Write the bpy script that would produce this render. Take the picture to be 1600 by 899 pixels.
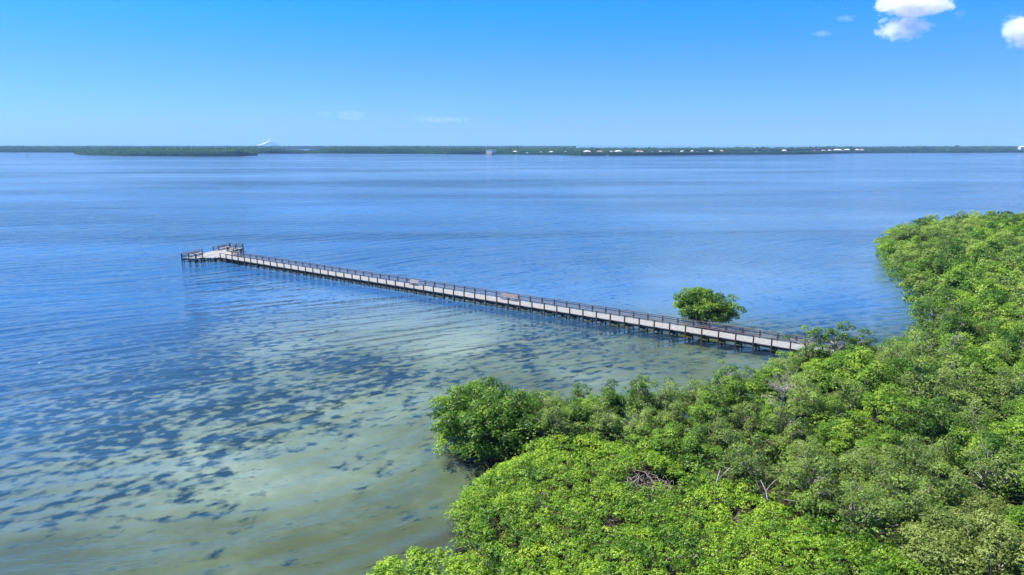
import bpy, math, random
import numpy as np
from mathutils import Vector, Matrix, noise as mnoise
for o in list(bpy.data.objects): bpy.data.objects.remove(o)
S = bpy.context.scene
COL = S.collection
R = math.radians
rng = np.random.default_rng(11)
random.seed(5)

# ------------------------------------------------------------------ camera
H, FPX, HZ = 28.0, 1067.0, 225.0
PITCH = math.atan((449.5 - HZ) / FPX)
cam = bpy.data.objects.new('camera', bpy.data.cameras.new('camera')); COL.objects.link(cam)
cam.location = (0, 0, H); cam.rotation_euler = (math.pi / 2 - PITCH, 0, 0)
cam.data.sensor_width = 36; cam.data.lens = FPX / 1600 * 36
cam.data.clip_start = 0.5; cam.data.clip_end = 60000
S.camera = cam
S.render.resolution_x = 1024; S.render.resolution_y = 575

def at(x, y, z=0.0):
    """plan position of the spot seen at photo pixel (x, y) when it lies at height z"""
    d = ((x - 800) / FPX, 1.0, -(y - 449.5) / FPX)
    c, s = math.cos(PITCH), math.sin(PITCH)
    w = (d[0], d[1] * c + d[2] * s, -d[1] * s + d[2] * c)
    t = (z - H) / w[2]
    return (w[0] * t, w[1] * t)

def along(x, dist):
    """plan position on the bearing of photo column x at a given distance ahead (far things)"""
    return ((x - 800) / FPX * dist * 1.0, dist)

# ------------------------------------------------------------------ sky and sun
SUN_EL, SUN_AZ = R(60), R(-74)          # azimuth measured from +Y towards +X
w = bpy.data.worlds.new('World'); S.world = w; w.use_nodes = True
nt = w.node_tree; nt.nodes.clear(); N = nt.nodes.new; L = nt.links.new
out = N('ShaderNodeOutputWorld'); bg = N('ShaderNodeBackground'); sky = N('ShaderNodeTexSky')
sky.sky_type = 'NISHITA'; sky.sun_disc = False; sky.sun_elevation = SUN_EL; sky.sun_rotation = SUN_AZ
sky.altitude = 0; sky.air_density = 1.0; sky.dust_density = 0.3; sky.ozone_density = 3.0
tc = N('ShaderNodeTexCoord'); sx = N('ShaderNodeSeparateXYZ'); L(tc.outputs['Generated'], sx.inputs[0])
rp = N('ShaderNodeValToRGB'); L(sx.outputs['Z'], rp.inputs[0])
cr = rp.color_ramp; cr.elements[0].position = 0.0; cr.elements[0].color = (0.28, 0.50, 1.05, 1)
cr.elements[1].position = 0.5; cr.elements[1].color = (0.05, 0.44, 1.0, 1)
e = cr.elements.new(0.10); e.color = (0.205, 0.475, 1.0, 1)
e = cr.elements.new(0.18); e.color = (0.078, 0.525, 1.0, 1)
mx = N('ShaderNodeMix'); mx.data_type = 'RGBA'; mx.blend_type = 'MULTIPLY'; mx.inputs[0].default_value = 1
L(sky.outputs[0], mx.inputs[6]); L(rp.outputs[0], mx.inputs[7])
L(mx.outputs[2], bg.inputs[0]); bg.inputs[1].default_value = 0.075
L(bg.outputs[0], out.inputs[0])

sl = bpy.data.lights.new('sun', 'SUN'); sl.energy = 4.5; sl.angle = R(0.5); sl.color = (1.0, 0.95, 0.87)
so = bpy.data.objects.new('sun', sl); COL.objects.link(so)
sd = Vector((math.sin(SUN_AZ) * math.cos(SUN_EL), math.cos(SUN_AZ) * math.cos(SUN_EL), math.sin(SUN_EL)))
so.rotation_euler = sd.to_track_quat('Z', 'Y').to_euler()
S.view_settings.view_transform = 'Standard'; S.view_settings.look = 'None'
S.view_settings.exposure = 1.35; S.view_settings.gamma = 1
S.cycles.max_bounces = 8; S.cycles.transparent_max_bounces = 12; S.cycles.volume_bounces = 2
S.cycles.caustics_reflective = False; S.cycles.caustics_refractive = False

# ------------------------------------------------------------------ helpers
def tag(o, label=None, cat=None, group=None, kind=None):
    if label: o['label'] = label
    if cat: o['category'] = cat
    if group: o['group'] = group
    if kind: o['kind'] = kind
    return o

def link(name, data, parent=None, loc=None):
    o = bpy.data.objects.new(name, data); COL.objects.link(o)
    if parent is not None: o.parent = parent
    if loc is not None: o.location = loc
    return o

def thing(name, label, cat, loc=(0, 0, 0), rz=0.0, group=None):
    o = link(name, None, None, loc); o.rotation_euler = (0, 0, rz); o.empty_display_size = .5
    return tag(o, label, cat, group)

def np_mesh(name, v, f, mat, attrs=None, smooth=False):
    """v (n,3); f (m,3) or (m,4); attrs {name: (domain, values)}"""
    me = bpy.data.meshes.new(name)
    v = np.asarray(v, dtype=np.float32); f = np.asarray(f, dtype=np.int32)
    k = f.shape[1]
    me.vertices.add(len(v)); me.vertices.foreach_set('co', v.ravel())
    me.loops.add(f.size); me.loops.foreach_set('vertex_index', f.ravel())
    me.polygons.add(len(f)); me.polygons.foreach_set('loop_start', np.arange(0, f.size, k, dtype=np.int32))
    if smooth: me.polygons.foreach_set('use_smooth', np.ones(len(f), dtype=bool))
    for an, (dom, val) in (attrs or {}).items():
        a = me.attributes.new(an, 'FLOAT', dom); a.data.foreach_set('value', np.asarray(val, dtype=np.float32))
    me.update(calc_edges=True); me.validate()
    if mat: me.materials.append(mat)
    return me

class MB:
    """collects simple solids, then builds ONE mesh"""
    def __init__(s): s.v = []; s.f = []
    def quadbox(s, c8):
        b = len(s.v); s.v += [tuple(p) for p in c8]
        s.f += [(b, b+3, b+2, b+1), (b+4, b+5, b+6, b+7), (b, b+1, b+5, b+4), (b+1, b+2, b+6, b+5), (b+2, b+3, b+7, b+6), (b+3, b, b+4, b+7)]
    def box(s, c, d, rz=0.0):
        hx, hy, hz = d[0]/2, d[1]/2, d[2]/2; ca, sa = math.cos(rz), math.sin(rz)
        P = []
        for z in (-hz, hz):
            for x, y in ((-hx, -hy), (hx, -hy), (hx, hy), (-hx, hy)):
                P.append((c[0] + x*ca - y*sa, c[1] + x*sa + y*ca, c[2] + z))
        s.quadbox(P)
    def bar(s, a, b, wd, ht):
        """beam from a to b, wd wide (horizontal) and ht high, centred on the line"""
        a = Vector(a); b = Vector(b); d = (b - a)
        side = Vector((-d.y, d.x, 0))
        side = side.normalized() * wd / 2 if side.length > 1e-6 else Vector((wd/2, 0, 0))
        up = d.cross(side).normalized() * ht / 2
        if up.z < 0: up = -up
        if abs(d.normalized().z) > .95: side = Vector((wd/2, 0, 0)); up = Vector((0, ht/2, 0))
        P = [a - side - up, a + side - up, a + side + up, a - side + up]
        Q = [b - side - up, b + side - up, b + side + up, b - side + up]
        s.quadbox([P[0], Q[0], Q[1], P[1], P[3], Q[3], Q[2], P[2]])
    def tube(s, pts, rad, n=6, cap=True):
        rings = []
        for i, p in enumerate(pts):
            p = Vector(p); t = Vector(pts[min(i+1, len(pts)-1)]) - Vector(pts[max(i-1, 0)])
            t = t.normalized() if t.length else Vector((0, 0, 1))
            a = t.orthogonal().normalized(); b = t.cross(a)
            base = len(s.v)
            for k in range(n):
                an = 2*math.pi*k/n
                s.v.append(tuple(p + (a*math.cos(an) + b*math.sin(an)) * rad[i]))
            rings.append(base)
        for r0, r1 in zip(rings, rings[1:]):
            for k in range(n):
                s.f.append((r0+k, r0+(k+1) % n, r1+(k+1) % n, r1+k))
        if cap:
            s.f.append(tuple(rings[0]+k for k in reversed(range(n)))); s.f.append(tuple(rings[-1]+k for k in range(n)))
    def poly(s, pts): b = len(s.v); s.v += [tuple(p) for p in pts]; s.f.append(tuple(range(b, b+len(pts))))
    def prism(s, pts, z0, z1):
        n = len(pts); b = len(s.v)
        s.v += [(p[0], p[1], z0) for p in pts] + [(p[0], p[1], z1) for p in pts]
        s.f.append(tuple(b+k for k in reversed(range(n)))); s.f.append(tuple(b+n+k for k in range(n)))
        for k in range(n): s.f.append((b+k, b+(k+1) % n, b+n+(k+1) % n, b+n+k))
    def mesh(s, name, mat, smooth=False):
        me = bpy.data.meshes.new(name); me.from_pydata(s.v, [], s.f); me.validate(); me.materials.append(mat)
        if smooth: me.polygons.foreach_set('use_smooth', np.ones(len(me.polygons), dtype=bool))
        me.update(); return me
    def build(s, name, mat, parent=None, smooth=False): return link(name, s.mesh(name, mat, smooth), parent)

# ------------------------------------------------------------------ materials
def newmat(name):
    m = bpy.data.materials.new(name); m.use_nodes = True; t = m.node_tree; t.nodes.clear()
    return m, t, t.nodes.new, t.links.new

def ramp(Nn, stops):
    r = Nn('ShaderNodeValToRGB'); c = r.color_ramp
    while len(c.elements) < len(stops): c.elements.new(0.5)
    for e_, (p, q) in zip(c.elements, stops): e_.position = p; e_.color = (*q, 1)
    return r

def surf_mat(name, c1, c2, scale=3.0, rough=0.8, stretch=(1, 1, 1), bump=0.0, spec=0.3, coord='Object', detail=6):
    m, t, Nn, Ln = newmat(name)
    o = Nn('ShaderNodeOutputMaterial'); b = Nn('ShaderNodeBsdfPrincipled'); Ln(b.outputs[0], o.inputs[0])
    tcn = Nn('ShaderNodeTexCoord'); mp = Nn('ShaderNodeMapping'); mp.inputs['Scale'].default_value = stretch
    Ln(tcn.outputs[coord], mp.inputs[0])
    nz = Nn('ShaderNodeTexNoise'); nz.inputs['Scale'].default_value = scale; nz.inputs['Detail'].default_value = detail
    Ln(mp.outputs[0], nz.inputs['Vector'])
    oi = Nn('ShaderNodeObjectInfo'); ad = Nn('ShaderNodeMath'); ad.operation = 'MULTIPLY_ADD'; ad.inputs[1].default_value = 0.35; 
    Ln(oi.outputs['Random'], ad.inputs[0]); Ln(nz.outputs[0], ad.inputs[2])
    r = ramp(Nn, [(0.35, c1), (0.85, c2)]); Ln(ad.outputs[0], r.inputs[0]); Ln(r.outputs[0], b.inputs['Base Color'])
    b.inputs['Roughness'].default_value = rough; b.inputs['Specular IOR Level'].default_value = spec
    if bump:
        bp = Nn('ShaderNodeBump'); bp.inputs['Strength'].default_value = bump; bp.inputs['Distance'].default_value = .02
        Ln(nz.outputs[0], bp.inputs['Height']); Ln(bp.outputs[0], b.inputs['Normal'])
    return m

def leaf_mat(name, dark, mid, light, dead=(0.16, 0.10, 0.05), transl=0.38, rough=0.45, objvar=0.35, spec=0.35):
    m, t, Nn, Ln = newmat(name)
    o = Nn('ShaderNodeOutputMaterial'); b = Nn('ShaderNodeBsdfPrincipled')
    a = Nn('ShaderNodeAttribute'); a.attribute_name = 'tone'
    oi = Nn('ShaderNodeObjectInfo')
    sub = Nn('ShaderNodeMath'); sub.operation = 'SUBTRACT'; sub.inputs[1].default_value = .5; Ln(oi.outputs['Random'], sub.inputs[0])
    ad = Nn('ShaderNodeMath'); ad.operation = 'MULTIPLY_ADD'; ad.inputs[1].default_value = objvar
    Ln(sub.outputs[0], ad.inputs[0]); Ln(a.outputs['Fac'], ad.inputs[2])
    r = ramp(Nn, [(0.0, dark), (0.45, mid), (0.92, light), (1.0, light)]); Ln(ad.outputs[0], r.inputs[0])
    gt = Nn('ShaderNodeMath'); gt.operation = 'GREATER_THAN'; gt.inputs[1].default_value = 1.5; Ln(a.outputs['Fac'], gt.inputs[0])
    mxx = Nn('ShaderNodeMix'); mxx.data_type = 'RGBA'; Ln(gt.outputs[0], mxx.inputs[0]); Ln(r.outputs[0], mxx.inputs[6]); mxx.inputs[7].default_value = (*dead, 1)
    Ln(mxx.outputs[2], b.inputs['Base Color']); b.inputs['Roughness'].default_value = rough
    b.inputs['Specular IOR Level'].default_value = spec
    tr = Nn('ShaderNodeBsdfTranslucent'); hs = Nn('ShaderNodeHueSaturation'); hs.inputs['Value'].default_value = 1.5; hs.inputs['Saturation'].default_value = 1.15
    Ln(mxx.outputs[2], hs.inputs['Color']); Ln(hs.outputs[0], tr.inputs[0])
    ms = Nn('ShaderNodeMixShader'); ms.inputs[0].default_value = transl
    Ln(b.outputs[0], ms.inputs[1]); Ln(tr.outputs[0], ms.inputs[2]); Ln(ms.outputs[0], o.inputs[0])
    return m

M = {}
M['deck'] = surf_mat('weathered_deck_wood', (0.155, 0.158, 0.155), (0.285, 0.285, 0.275), 2.0, .8, (1, 1, 1), .3)
M['post'] = surf_mat('brown_post_wood', (0.055, 0.036, 0.024), (0.13, 0.085, 0.055), 6.0, .85, (1, 1, .3), .4)
M['beam'] = surf_mat('dark_beam_wood', (0.028, 0.026, 0.03), (0.07, 0.06, 0.055), 4.0, .85, (1, 1, 1), .4)
M['rail'] = surf_mat('rail_wood', (0.06, 0.045, 0.038), (0.13, 0.10, 0.085), 4.0, .8, (1, 1, 1), .3)
M['slat'] = surf_mat('grey_rail_boards', (0.18, 0.15, 0.155), (0.30, 0.26, 0.265), 4.0, .8, (1, 1, 1), .3)
M['bench'] = surf_mat('pale_pink_bench_wood', (0.34, 0.25, 0.21), (0.46, 0.36, 0.31), 5.0, .7, (1, 1, 1), .2)
M['benchw'] = surf_mat('pale_bench_wood', (0.34, 0.32, 0.29), (0.48, 0.46, 0.43), 5.0, .7, (1, 1, 1), .2)
M['bark'] = surf_mat('grey_mangrove_bark', (0.13, 0.105, 0.085), (0.34, 0.30, 0.26), 3.0, .9, (1, 1, .4), .5)
M['barkpale'] = surf_mat('bleached_dead_wood', (0.17, 0.155, 0.13), (0.36, 0.33, 0.30), 3.0, .9, (1, 1, .4), .4)
M['barkdark'] = surf_mat('dark_mangrove_root', (0.06, 0.04, 0.028), (0.16, 0.11, 0.08), 3.0, .9, (1, 1, .4), .5)
M['leaf_bright'] = leaf_mat('bright_mangrove_leaf', (0.025, 0.085, 0.004), (0.100, 0.225, 0.012), (0.28, 0.415, 0.04))
M['leaf_mid'] = leaf_mat('mid_mangrove_leaf', (0.022, 0.070, 0.006), (0.074, 0.178, 0.012), (0.21, 0.335, 0.035))
M['leaf_olive'] = leaf_mat('olive_mangrove_leaf', (0.040, 0.080, 0.018), (0.135, 0.220, 0.034), (0.29, 0.40, 0.08))
M['leaf_yellow'] = leaf_mat('yellow_green_leaf', (0.080, 0.12, 0.018), (0.165, 0.225, 0.045), (0.28, 0.345, 0.085))
M['leaf_thicket'] = leaf_mat('thicket_leaf', (0.035, 0.12, 0.004), (0.155, 0.305, 0.012), (0.40, 0.54, 0.045), dead=(0.20, 0.13, 0.07))
M['leaf_far'] = leaf_mat('far_wood_leaf', (0.014, 0.038, 0.010), (0.040, 0.085, 0.020), (0.085, 0.15, 0.035), transl=.15, rough=1.0, spec=0.0)
M['white'] = surf_mat('white_painted_wall', (0.46, 0.46, 0.44), (0.58, 0.58, 0.56), .5, .6)
M['cream'] = surf_mat('cream_wall', (0.32, 0.27, 0.22), (0.42, 0.36, 0.30), .5, .7)
M['tan'] = surf_mat('tan_wall', (0.36, 0.27, 0.20), (0.48, 0.38, 0.30), .5, .7)
M['roofw'] = surf_mat('white_metal_roof', (0.42, 0.42, 0.41), (0.58, 0.58, 0.57), 1, .5)
M['roofp'] = surf_mat('pinkish_tile_roof', (0.28, 0.19, 0.165), (0.38, 0.27, 0.24), 1, .8)
M['roofg'] = surf_mat('grey_roof', (0.24, 0.23, 0.23), (0.36, 0.34, 0.33), 1, .8)
M['roofb'] = surf_mat('brown_roof', (0.15, 0.09, 0.06), (0.24, 0.15, 0.10), 1, .8)
M['glass'] = surf_mat('dark_window_glass', (0.02, 0.03, 0.04), (0.05, 0.06, 0.08), 1, .15, spec=.6)
M['concrete'] = surf_mat('pale_concrete', (0.62, 0.62, 0.60), (0.76, 0.76, 0.74), .02, .8)
M['cable'] = surf_mat('yellow_cable', (0.75, 0.55, 0.12), (0.85, 0.66, 0.2), .02, .5)
M['darkpost'] = surf_mat('dark_marker_post', (0.04, 0.03, 0.03), (0.08, 0.07, 0.06), 2, .8)

# ------------------------------------------------------------------ land outline (plan, metres)
LAND = [(-0.6, 20), (-0.8, 38), (-2.8, 42.5), (-4.2, 46.5), (-2.8, 50.5), (0.8, 54), (-2, 57), (-5, 58), (-6.2, 62), (-3, 66.5), (4, 68), (12, 68),
        (22, 70), (31, 75), (38, 80), (46, 84.5), (53, 90), (61, 97), (66, 106), (71, 117), (76, 129), (83, 147), (91, 166), (104, 190), (126, 212), (150, 222),
        (180, 226), (320, 232), (320, 20)]
THICK = [(-0.6, 22), (-0.8, 38), (-2.8, 42.5), (-4.2, 46.5), (-2.8, 50.5), (0.8, 54), (5, 56.5), (9.5, 54.5), (14, 49.5), (18, 45.5), (22, 42), (24.5, 38), (26, 34), (26, 22)]

def sdist(px, py, poly):
    """signed distance (negative inside) from numpy points to a polygon"""
    px = np.asarray(px, float); py = np.asarray(py, float)
    d2 = np.full(px.shape, 1e18); inside = np.zeros(px.shape, bool)
    n = len(poly)
    for i in range(n):
        ax, ay = poly[i]; bx, by = poly[(i+1) % n]
        ex, ey = bx-ax, by-ay; wx, wy = px-ax, py-ay
        t = np.clip((wx*ex + wy*ey) / (ex*ex + ey*ey), 0, 1)
        d2 = np.minimum(d2, (wx-ex*t)**2 + (wy-ey*t)**2)
        c = ((ay <= py) & (by > py)) | ((by <= py) & (ay > py))
        with np.errstate(divide='ignore', invalid='ignore'):
            xi = ax + (py-ay) / (by-ay if by != ay else 1e-9) * (bx-ax)
        inside ^= c & (px < xi)
    d = np.sqrt(d2)
    return np.where(inside, -d, d)

# ------------------------------------------------------------------ seabed (one sheet, rises to the mangrove mud)
BED = [(50,450,.72,.6),(200,480,.78,.5),(50,540,.62,.8),(150,600,.70,.85),(40,640,.60,.8),(60,720,.5,.75),(300,560,.66,.7),(400,500,.5,.9),(450,490,.3,1),(600,500,.12,1),(700,520,.15,.95),
       (560,565,.58,.55),(700,600,.48,.7),(800,560,.5,.6),(900,560,.35,.6),(1050,560,.3,.5),(340,640,.60,.75),(150,680,.60,.85),(480,620,.55,.8),(560,660,.38,.75),(300,720,.50,.85),(100,770,.46,.7),
       (250,760,.42,.7),(480,720,.22,.7),(650,680,.25,.55),(100,850,.24,.34),(300,820,.24,.38),(500,850,.18,.33),(620,800,.16,.40),(700,750,.12,.32),(760,700,.15,.2),(730,850,.2,.1),
       (1050,450,.2,.9),(1150,430,.3,.8),(930,450,.4,.7),(900,380,.5,.6),(600,350,.7,.4),(200,350,.6,.5),(1300,500,.5,.45),(1400,450,.4,.5),(1200,380,.6,.4),(1000,300,.8,.3),(300,280,.8,.3),(1300,300,.8,.3),(820,600,.3,.5),(0,400,.6,.6),(900,500,.5,.6)]
nx = 330; k_ = 6.14; a_ = 60
tt = np.linspace(-1, 1, nx); ax_ = a_ * np.sinh(k_ * tt)
GX, GY = np.meshgrid(ax_ + 10, ax_ + 85, indexing='xy'); gx, gy = GX.ravel(), GY.ravel()
sdl = sdist(gx, gy, LAND)
c_, s_ = math.cos(PITCH), math.sin(PITCH)
zc = np.maximum(gy*c_ + H*s_, 8); yc = (gy*s_ - H*c_)
ix = np.clip(800 + FPX*gx/zc, -600, 2200); iy = np.clip(449.5 - FPX*yc/zc, 226, 1100)
num = np.zeros((2, len(gx))); den = np.zeros(len(gx))
for (bx, by, g_, b_) in BED:
    wgt = 1 / (((ix-bx))**2 + ((iy-by)*2.2)**2 + 35**2)**2
    num[0] += wgt*g_; num[1] += wgt*b_; den += wgt
grass, sand = num/den
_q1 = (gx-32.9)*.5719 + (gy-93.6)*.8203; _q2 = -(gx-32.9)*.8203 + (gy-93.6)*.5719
_pier_shade = np.clip(1.6 - np.abs(_q1)/2.6, 0, 1) * (_q2 < 128) * (_q2 > -30)  # darkens the sand along the pier, painting in its shade band
sand = sand*(1-.85*_pier_shade)
depth = np.where(sdl < 0, -.15 + np.minimum(-sdl, 6)*.07, -.15 - np.minimum(sdl, 1.5)*.15 - np.clip(sdl, 0, 120)**.7 * .055)
depth += 0.0
land = np.clip((1.2 - sdl) / 2.4, 0, 1)
idx = np.arange(nx*nx).reshape(nx, nx)
F = np.stack([idx[:-1, :-1], idx[:-1, 1:], idx[1:, 1:], idx[1:, :-1]], -1).reshape(-1, 4)

m, t, Nn, Ln = newmat('seabed_sand_and_seagrass'); M['bed'] = m
o_ = Nn('ShaderNodeOutputMaterial'); b_ = Nn('ShaderNodeBsdfPrincipled'); b_.inputs['Roughness'].default_value = .95; b_.inputs['Specular IOR Level'].default_value = .05
Ln(b_.outputs[0], o_.inputs[0])
ge = Nn('ShaderNodeNewGeometry')
def noise_at(Nn, Ln, src, scale, stretch=(1, 1, 1), detail=4, rot=0.0, rough=.55, dist=0.0):
    mp = Nn('ShaderNodeMapping'); mp.inputs['Scale'].default_value = stretch; mp.inputs['Rotation'].default_value = (0, 0, rot)
    if rot:
        m0 = Nn('ShaderNodeMapping'); m0.inputs['Rotation'].default_value = (0, 0, rot); Ln(src, m0.inputs[0]); src = m0.outputs[0]; mp.inputs['Rotation'].default_value = (0, 0, 0)
    Ln(src, mp.inputs[0]); n = Nn('ShaderNodeTexNoise'); n.inputs['Scale'].default_value = scale; n.inputs['Detail'].default_value = detail
    n.inputs['Roughness'].default_value = rough; n.inputs['Distortion'].default_value = dist
    Ln(mp.outputs[0], n.inputs['Vector']); return n.outputs[0]
def mth(Nn, Ln, op, a, b=None, c=None, clamp=False):
    n = Nn('ShaderNodeMath'); n.operation = op; n.use_clamp = clamp
    for i, q in enumerate((a, b, c)):
        if q is None: continue
        if isinstance(q, (int, float)): n.inputs[i].default_value = q
        else: Ln(q, n.inputs[i])
    return n.outputs[0]
def attr(Nn, name): a = Nn('ShaderNodeAttribute'); a.attribute_name = name; return a.outputs['Fac']
pos = ge.outputs['Position']
g1 = noise_at(Nn, Ln, pos, .80, (.82, 1.1, 1), 4, R(-30), .5, .15)
g2 = noise_at(Nn, Ln, pos, .10, (1, 1, 1), 2)
gm = mth(Nn, Ln, 'MULTIPLY_ADD', g2, .28, mth(Nn, Ln, 'MULTIPLY', g1, .72))       # ~0.5 mean
gm = mth(Nn, Ln, 'MULTIPLY_ADD', mth(Nn, Ln, 'SUBTRACT', gm, .5), 2.6, .5)
thr = mth(Nn, Ln, 'SUBTRACT', 1.0, attr(Nn, 'grass'))
gr = mth(Nn, Ln, 'MULTIPLY_ADD', mth(Nn, Ln, 'SUBTRACT', gm, thr), 3.4, .4, clamp=True)
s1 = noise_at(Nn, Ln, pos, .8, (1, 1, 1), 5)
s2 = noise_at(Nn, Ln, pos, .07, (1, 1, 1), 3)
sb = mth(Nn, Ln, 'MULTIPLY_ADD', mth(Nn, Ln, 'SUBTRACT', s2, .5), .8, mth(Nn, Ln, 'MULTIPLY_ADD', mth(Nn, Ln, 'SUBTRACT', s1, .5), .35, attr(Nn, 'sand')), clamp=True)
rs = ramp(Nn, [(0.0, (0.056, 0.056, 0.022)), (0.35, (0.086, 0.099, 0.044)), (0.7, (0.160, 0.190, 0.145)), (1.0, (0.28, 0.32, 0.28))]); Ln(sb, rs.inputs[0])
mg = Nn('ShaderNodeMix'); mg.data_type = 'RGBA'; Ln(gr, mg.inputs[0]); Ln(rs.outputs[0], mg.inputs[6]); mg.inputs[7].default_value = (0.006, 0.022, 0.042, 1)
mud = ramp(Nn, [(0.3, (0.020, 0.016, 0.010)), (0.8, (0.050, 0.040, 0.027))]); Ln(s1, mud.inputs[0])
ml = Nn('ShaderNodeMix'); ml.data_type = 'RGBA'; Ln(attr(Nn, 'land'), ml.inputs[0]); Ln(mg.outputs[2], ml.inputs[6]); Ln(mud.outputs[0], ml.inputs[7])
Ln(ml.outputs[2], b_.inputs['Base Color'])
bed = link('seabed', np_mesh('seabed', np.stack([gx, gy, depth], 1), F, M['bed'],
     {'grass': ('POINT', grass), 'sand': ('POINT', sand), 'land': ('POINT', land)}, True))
tag(bed, 'pale sandy bay bottom with dark seagrass patches rising to mangrove mud', kind='structure')

# ------------------------------------------------------------------ water
m, t, Nn, Ln = newmat('bay_water'); M['water'] = m
o_ = Nn('ShaderNodeOutputMaterial'); ge = Nn('ShaderNodeNewGeometry'); pos = ge.outputs['Position']
# gently bent domain so crests curve
dn = Nn('ShaderNodeTexNoise'); dn.inputs['Scale'].default_value = .012; dn.inputs['Detail'].default_value = 1; Ln(pos, dn.inputs['Vector'])
dv = Nn('ShaderNodeVectorMath'); dv.operation = 'MULTIPLY_ADD'; Ln(dn.outputs['Color'], dv.inputs[0]); dv.inputs[1].default_value = (38, 38, 0); Ln(pos, dv.inputs[2])
P2 = dv.outputs[0]
sw = noise_at(Nn, Ln, P2, 1.0, (.05, .34, 0), 1, R(-33), .4)        # long swell, about 4 m apart
wv = noise_at(Nn, Ln, P2, 1.0, (.17, .68, 0), 3, R(-24), .5)
ri = noise_at(Nn, Ln, pos, 1.0, (.8, 2.2, 0), 3, R(-14), .6)
pa = noise_at(Nn, Ln, pos, 1.0, (.006, .018, 0), 4, R(-8), .55, .4)   # wind patches
pa = mth(Nn, Ln, 'MULTIPLY_ADD', mth(Nn, Ln, 'SUBTRACT', pa, .5), 3.6, .6, clamp=True)
pm = mth(Nn, Ln, 'MULTIPLY_ADD', pa, 1.15, .06)
h1 = mth(Nn, Ln, 'MULTIPLY', mth(Nn, Ln, 'MULTIPLY', sw, 1.25), mth(Nn, Ln, 'MULTIPLY_ADD', pa, .85, .18))
h2 = mth(Nn, Ln, 'MULTIPLY', mth(Nn, Ln, 'MULTIPLY', wv, .38), pm)
h3 = mth(Nn, Ln, 'MULTIPLY', mth(Nn, Ln, 'MULTIPLY', ri, .08), pm)
hh = mth(Nn, Ln, 'ADD', mth(Nn, Ln, 'ADD', h1, h2), h3)
bp = Nn('ShaderNodeBump'); bp.inputs['Strength'].default_value = 1.0; bp.inputs['Distance'].default_value = 1.0; Ln(hh, bp.inputs['Height'])
fr = Nn('ShaderNodeFresnel'); fr.inputs['IOR'].default_value = 1.333; Ln(bp.outputs[0], fr.inputs['Normal'])
gl = Nn('ShaderNodeBsdfGlossy'); gl.inputs['Roughness'].default_value = .09; Ln(bp.outputs[0], gl.inputs['Normal'])
tr = Nn('ShaderNodeBsdfTransparent'); tr.inputs[0].default_value = (.90, .97, .90, 1)
df = Nn('ShaderNodeBsdfDiffuse'); dc = ramp(Nn, [(0, (.050, .105, .150)), (.5, (.044, .150, .36)), (1, (.15, .28, .46))]); Ln(bp.outputs[0], df.inputs['Normal']); dpt = attr(Nn, 'deep_sheen'); Ln(dpt, dc.inputs[0]); shade_noise = noise_at(Nn, Ln, pos, 1.0, (.0022, .011, 0), 4, R(-4), .55, .5)  # murk by depth; the pale last stop also carries sky sheen as colour
shade_bands = mth(Nn, Ln, 'MULTIPLY_ADD', mth(Nn, Ln, 'SUBTRACT', shade_noise, .5), 3.4, 1.0); shade_bands = mth(Nn, Ln, 'MINIMUM', mth(Nn, Ln, 'MAXIMUM', shade_bands, .5), 1.55)  # broad bands painted into the water colour as sheen and cloud shadow
dsc = Nn('ShaderNodeVectorMath'); dsc.operation = 'SCALE'; Ln(dc.outputs[0], dsc.inputs[0]); Ln(shade_bands, dsc.inputs['Scale']); Ln(dsc.outputs[0], df.inputs[0])
m1 = Nn('ShaderNodeMixShader'); Ln(mth(Nn, Ln, 'MULTIPLY_ADD', mth(Nn, Ln, 'MINIMUM', dpt, .5), .70, .15), m1.inputs[0]); Ln(tr.outputs[0], m1.inputs[1]); Ln(df.outputs[0], m1.inputs[2])
m2 = Nn('ShaderNodeMixShader'); Ln(fr.outputs[0], m2.inputs[0]); Ln(m1.outputs[0], m2.inputs[1]); Ln(gl.outputs[0], m2.inputs[2])
Ln(m2.outputs[0], o_.inputs[0])
nw = 180; tw = np.linspace(-1, 1, nw); aw = 60*np.sinh(k_*tw)
WX, WY = np.meshgrid(aw, aw + 80, indexing='xy'); iw = np.arange(nw*nw).reshape(nw, nw)
FW = np.stack([iw[:-1, :-1], iw[:-1, 1:], iw[1:, 1:], iw[1:, :-1]], -1).reshape(-1, 4)
wdeep_sheen = np.clip((sdist(WX.ravel(), WY.ravel(), LAND) - 12) / 62, 0, 1); _n = (WX.ravel()-32.9)*.5719 + (WY.ravel()-93.6)*.8203; wdeep_sheen = np.clip(wdeep_sheen + .55*np.clip((_n-2)/22, 0, 1)*(WY.ravel() > 60), 0, 1); wdeep_sheen = .5*wdeep_sheen*wdeep_sheen*(3-2*wdeep_sheen) + .5*np.clip((np.hypot(WX.ravel(), WY.ravel())-150)/600, 0, 1)
wdeep_sheen = np.clip(wdeep_sheen + .4*np.clip((WX.ravel()-25)/40, 0, 1)*np.clip((WY.ravel()-95)/40, 0, 1), 0, 1)  # shifts the right bay to the pale stop, painting its silvery sheen
wat = link('water', np_mesh('water', np.stack([WX.ravel(), WY.ravel(), np.zeros(nw*nw)], 1), FW, M['water'], {'deep_sheen': ('POINT', wdeep_sheen)}))
tag(wat, 'rippled blue bay water turning clear green over the shallows', kind='structure')

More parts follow.
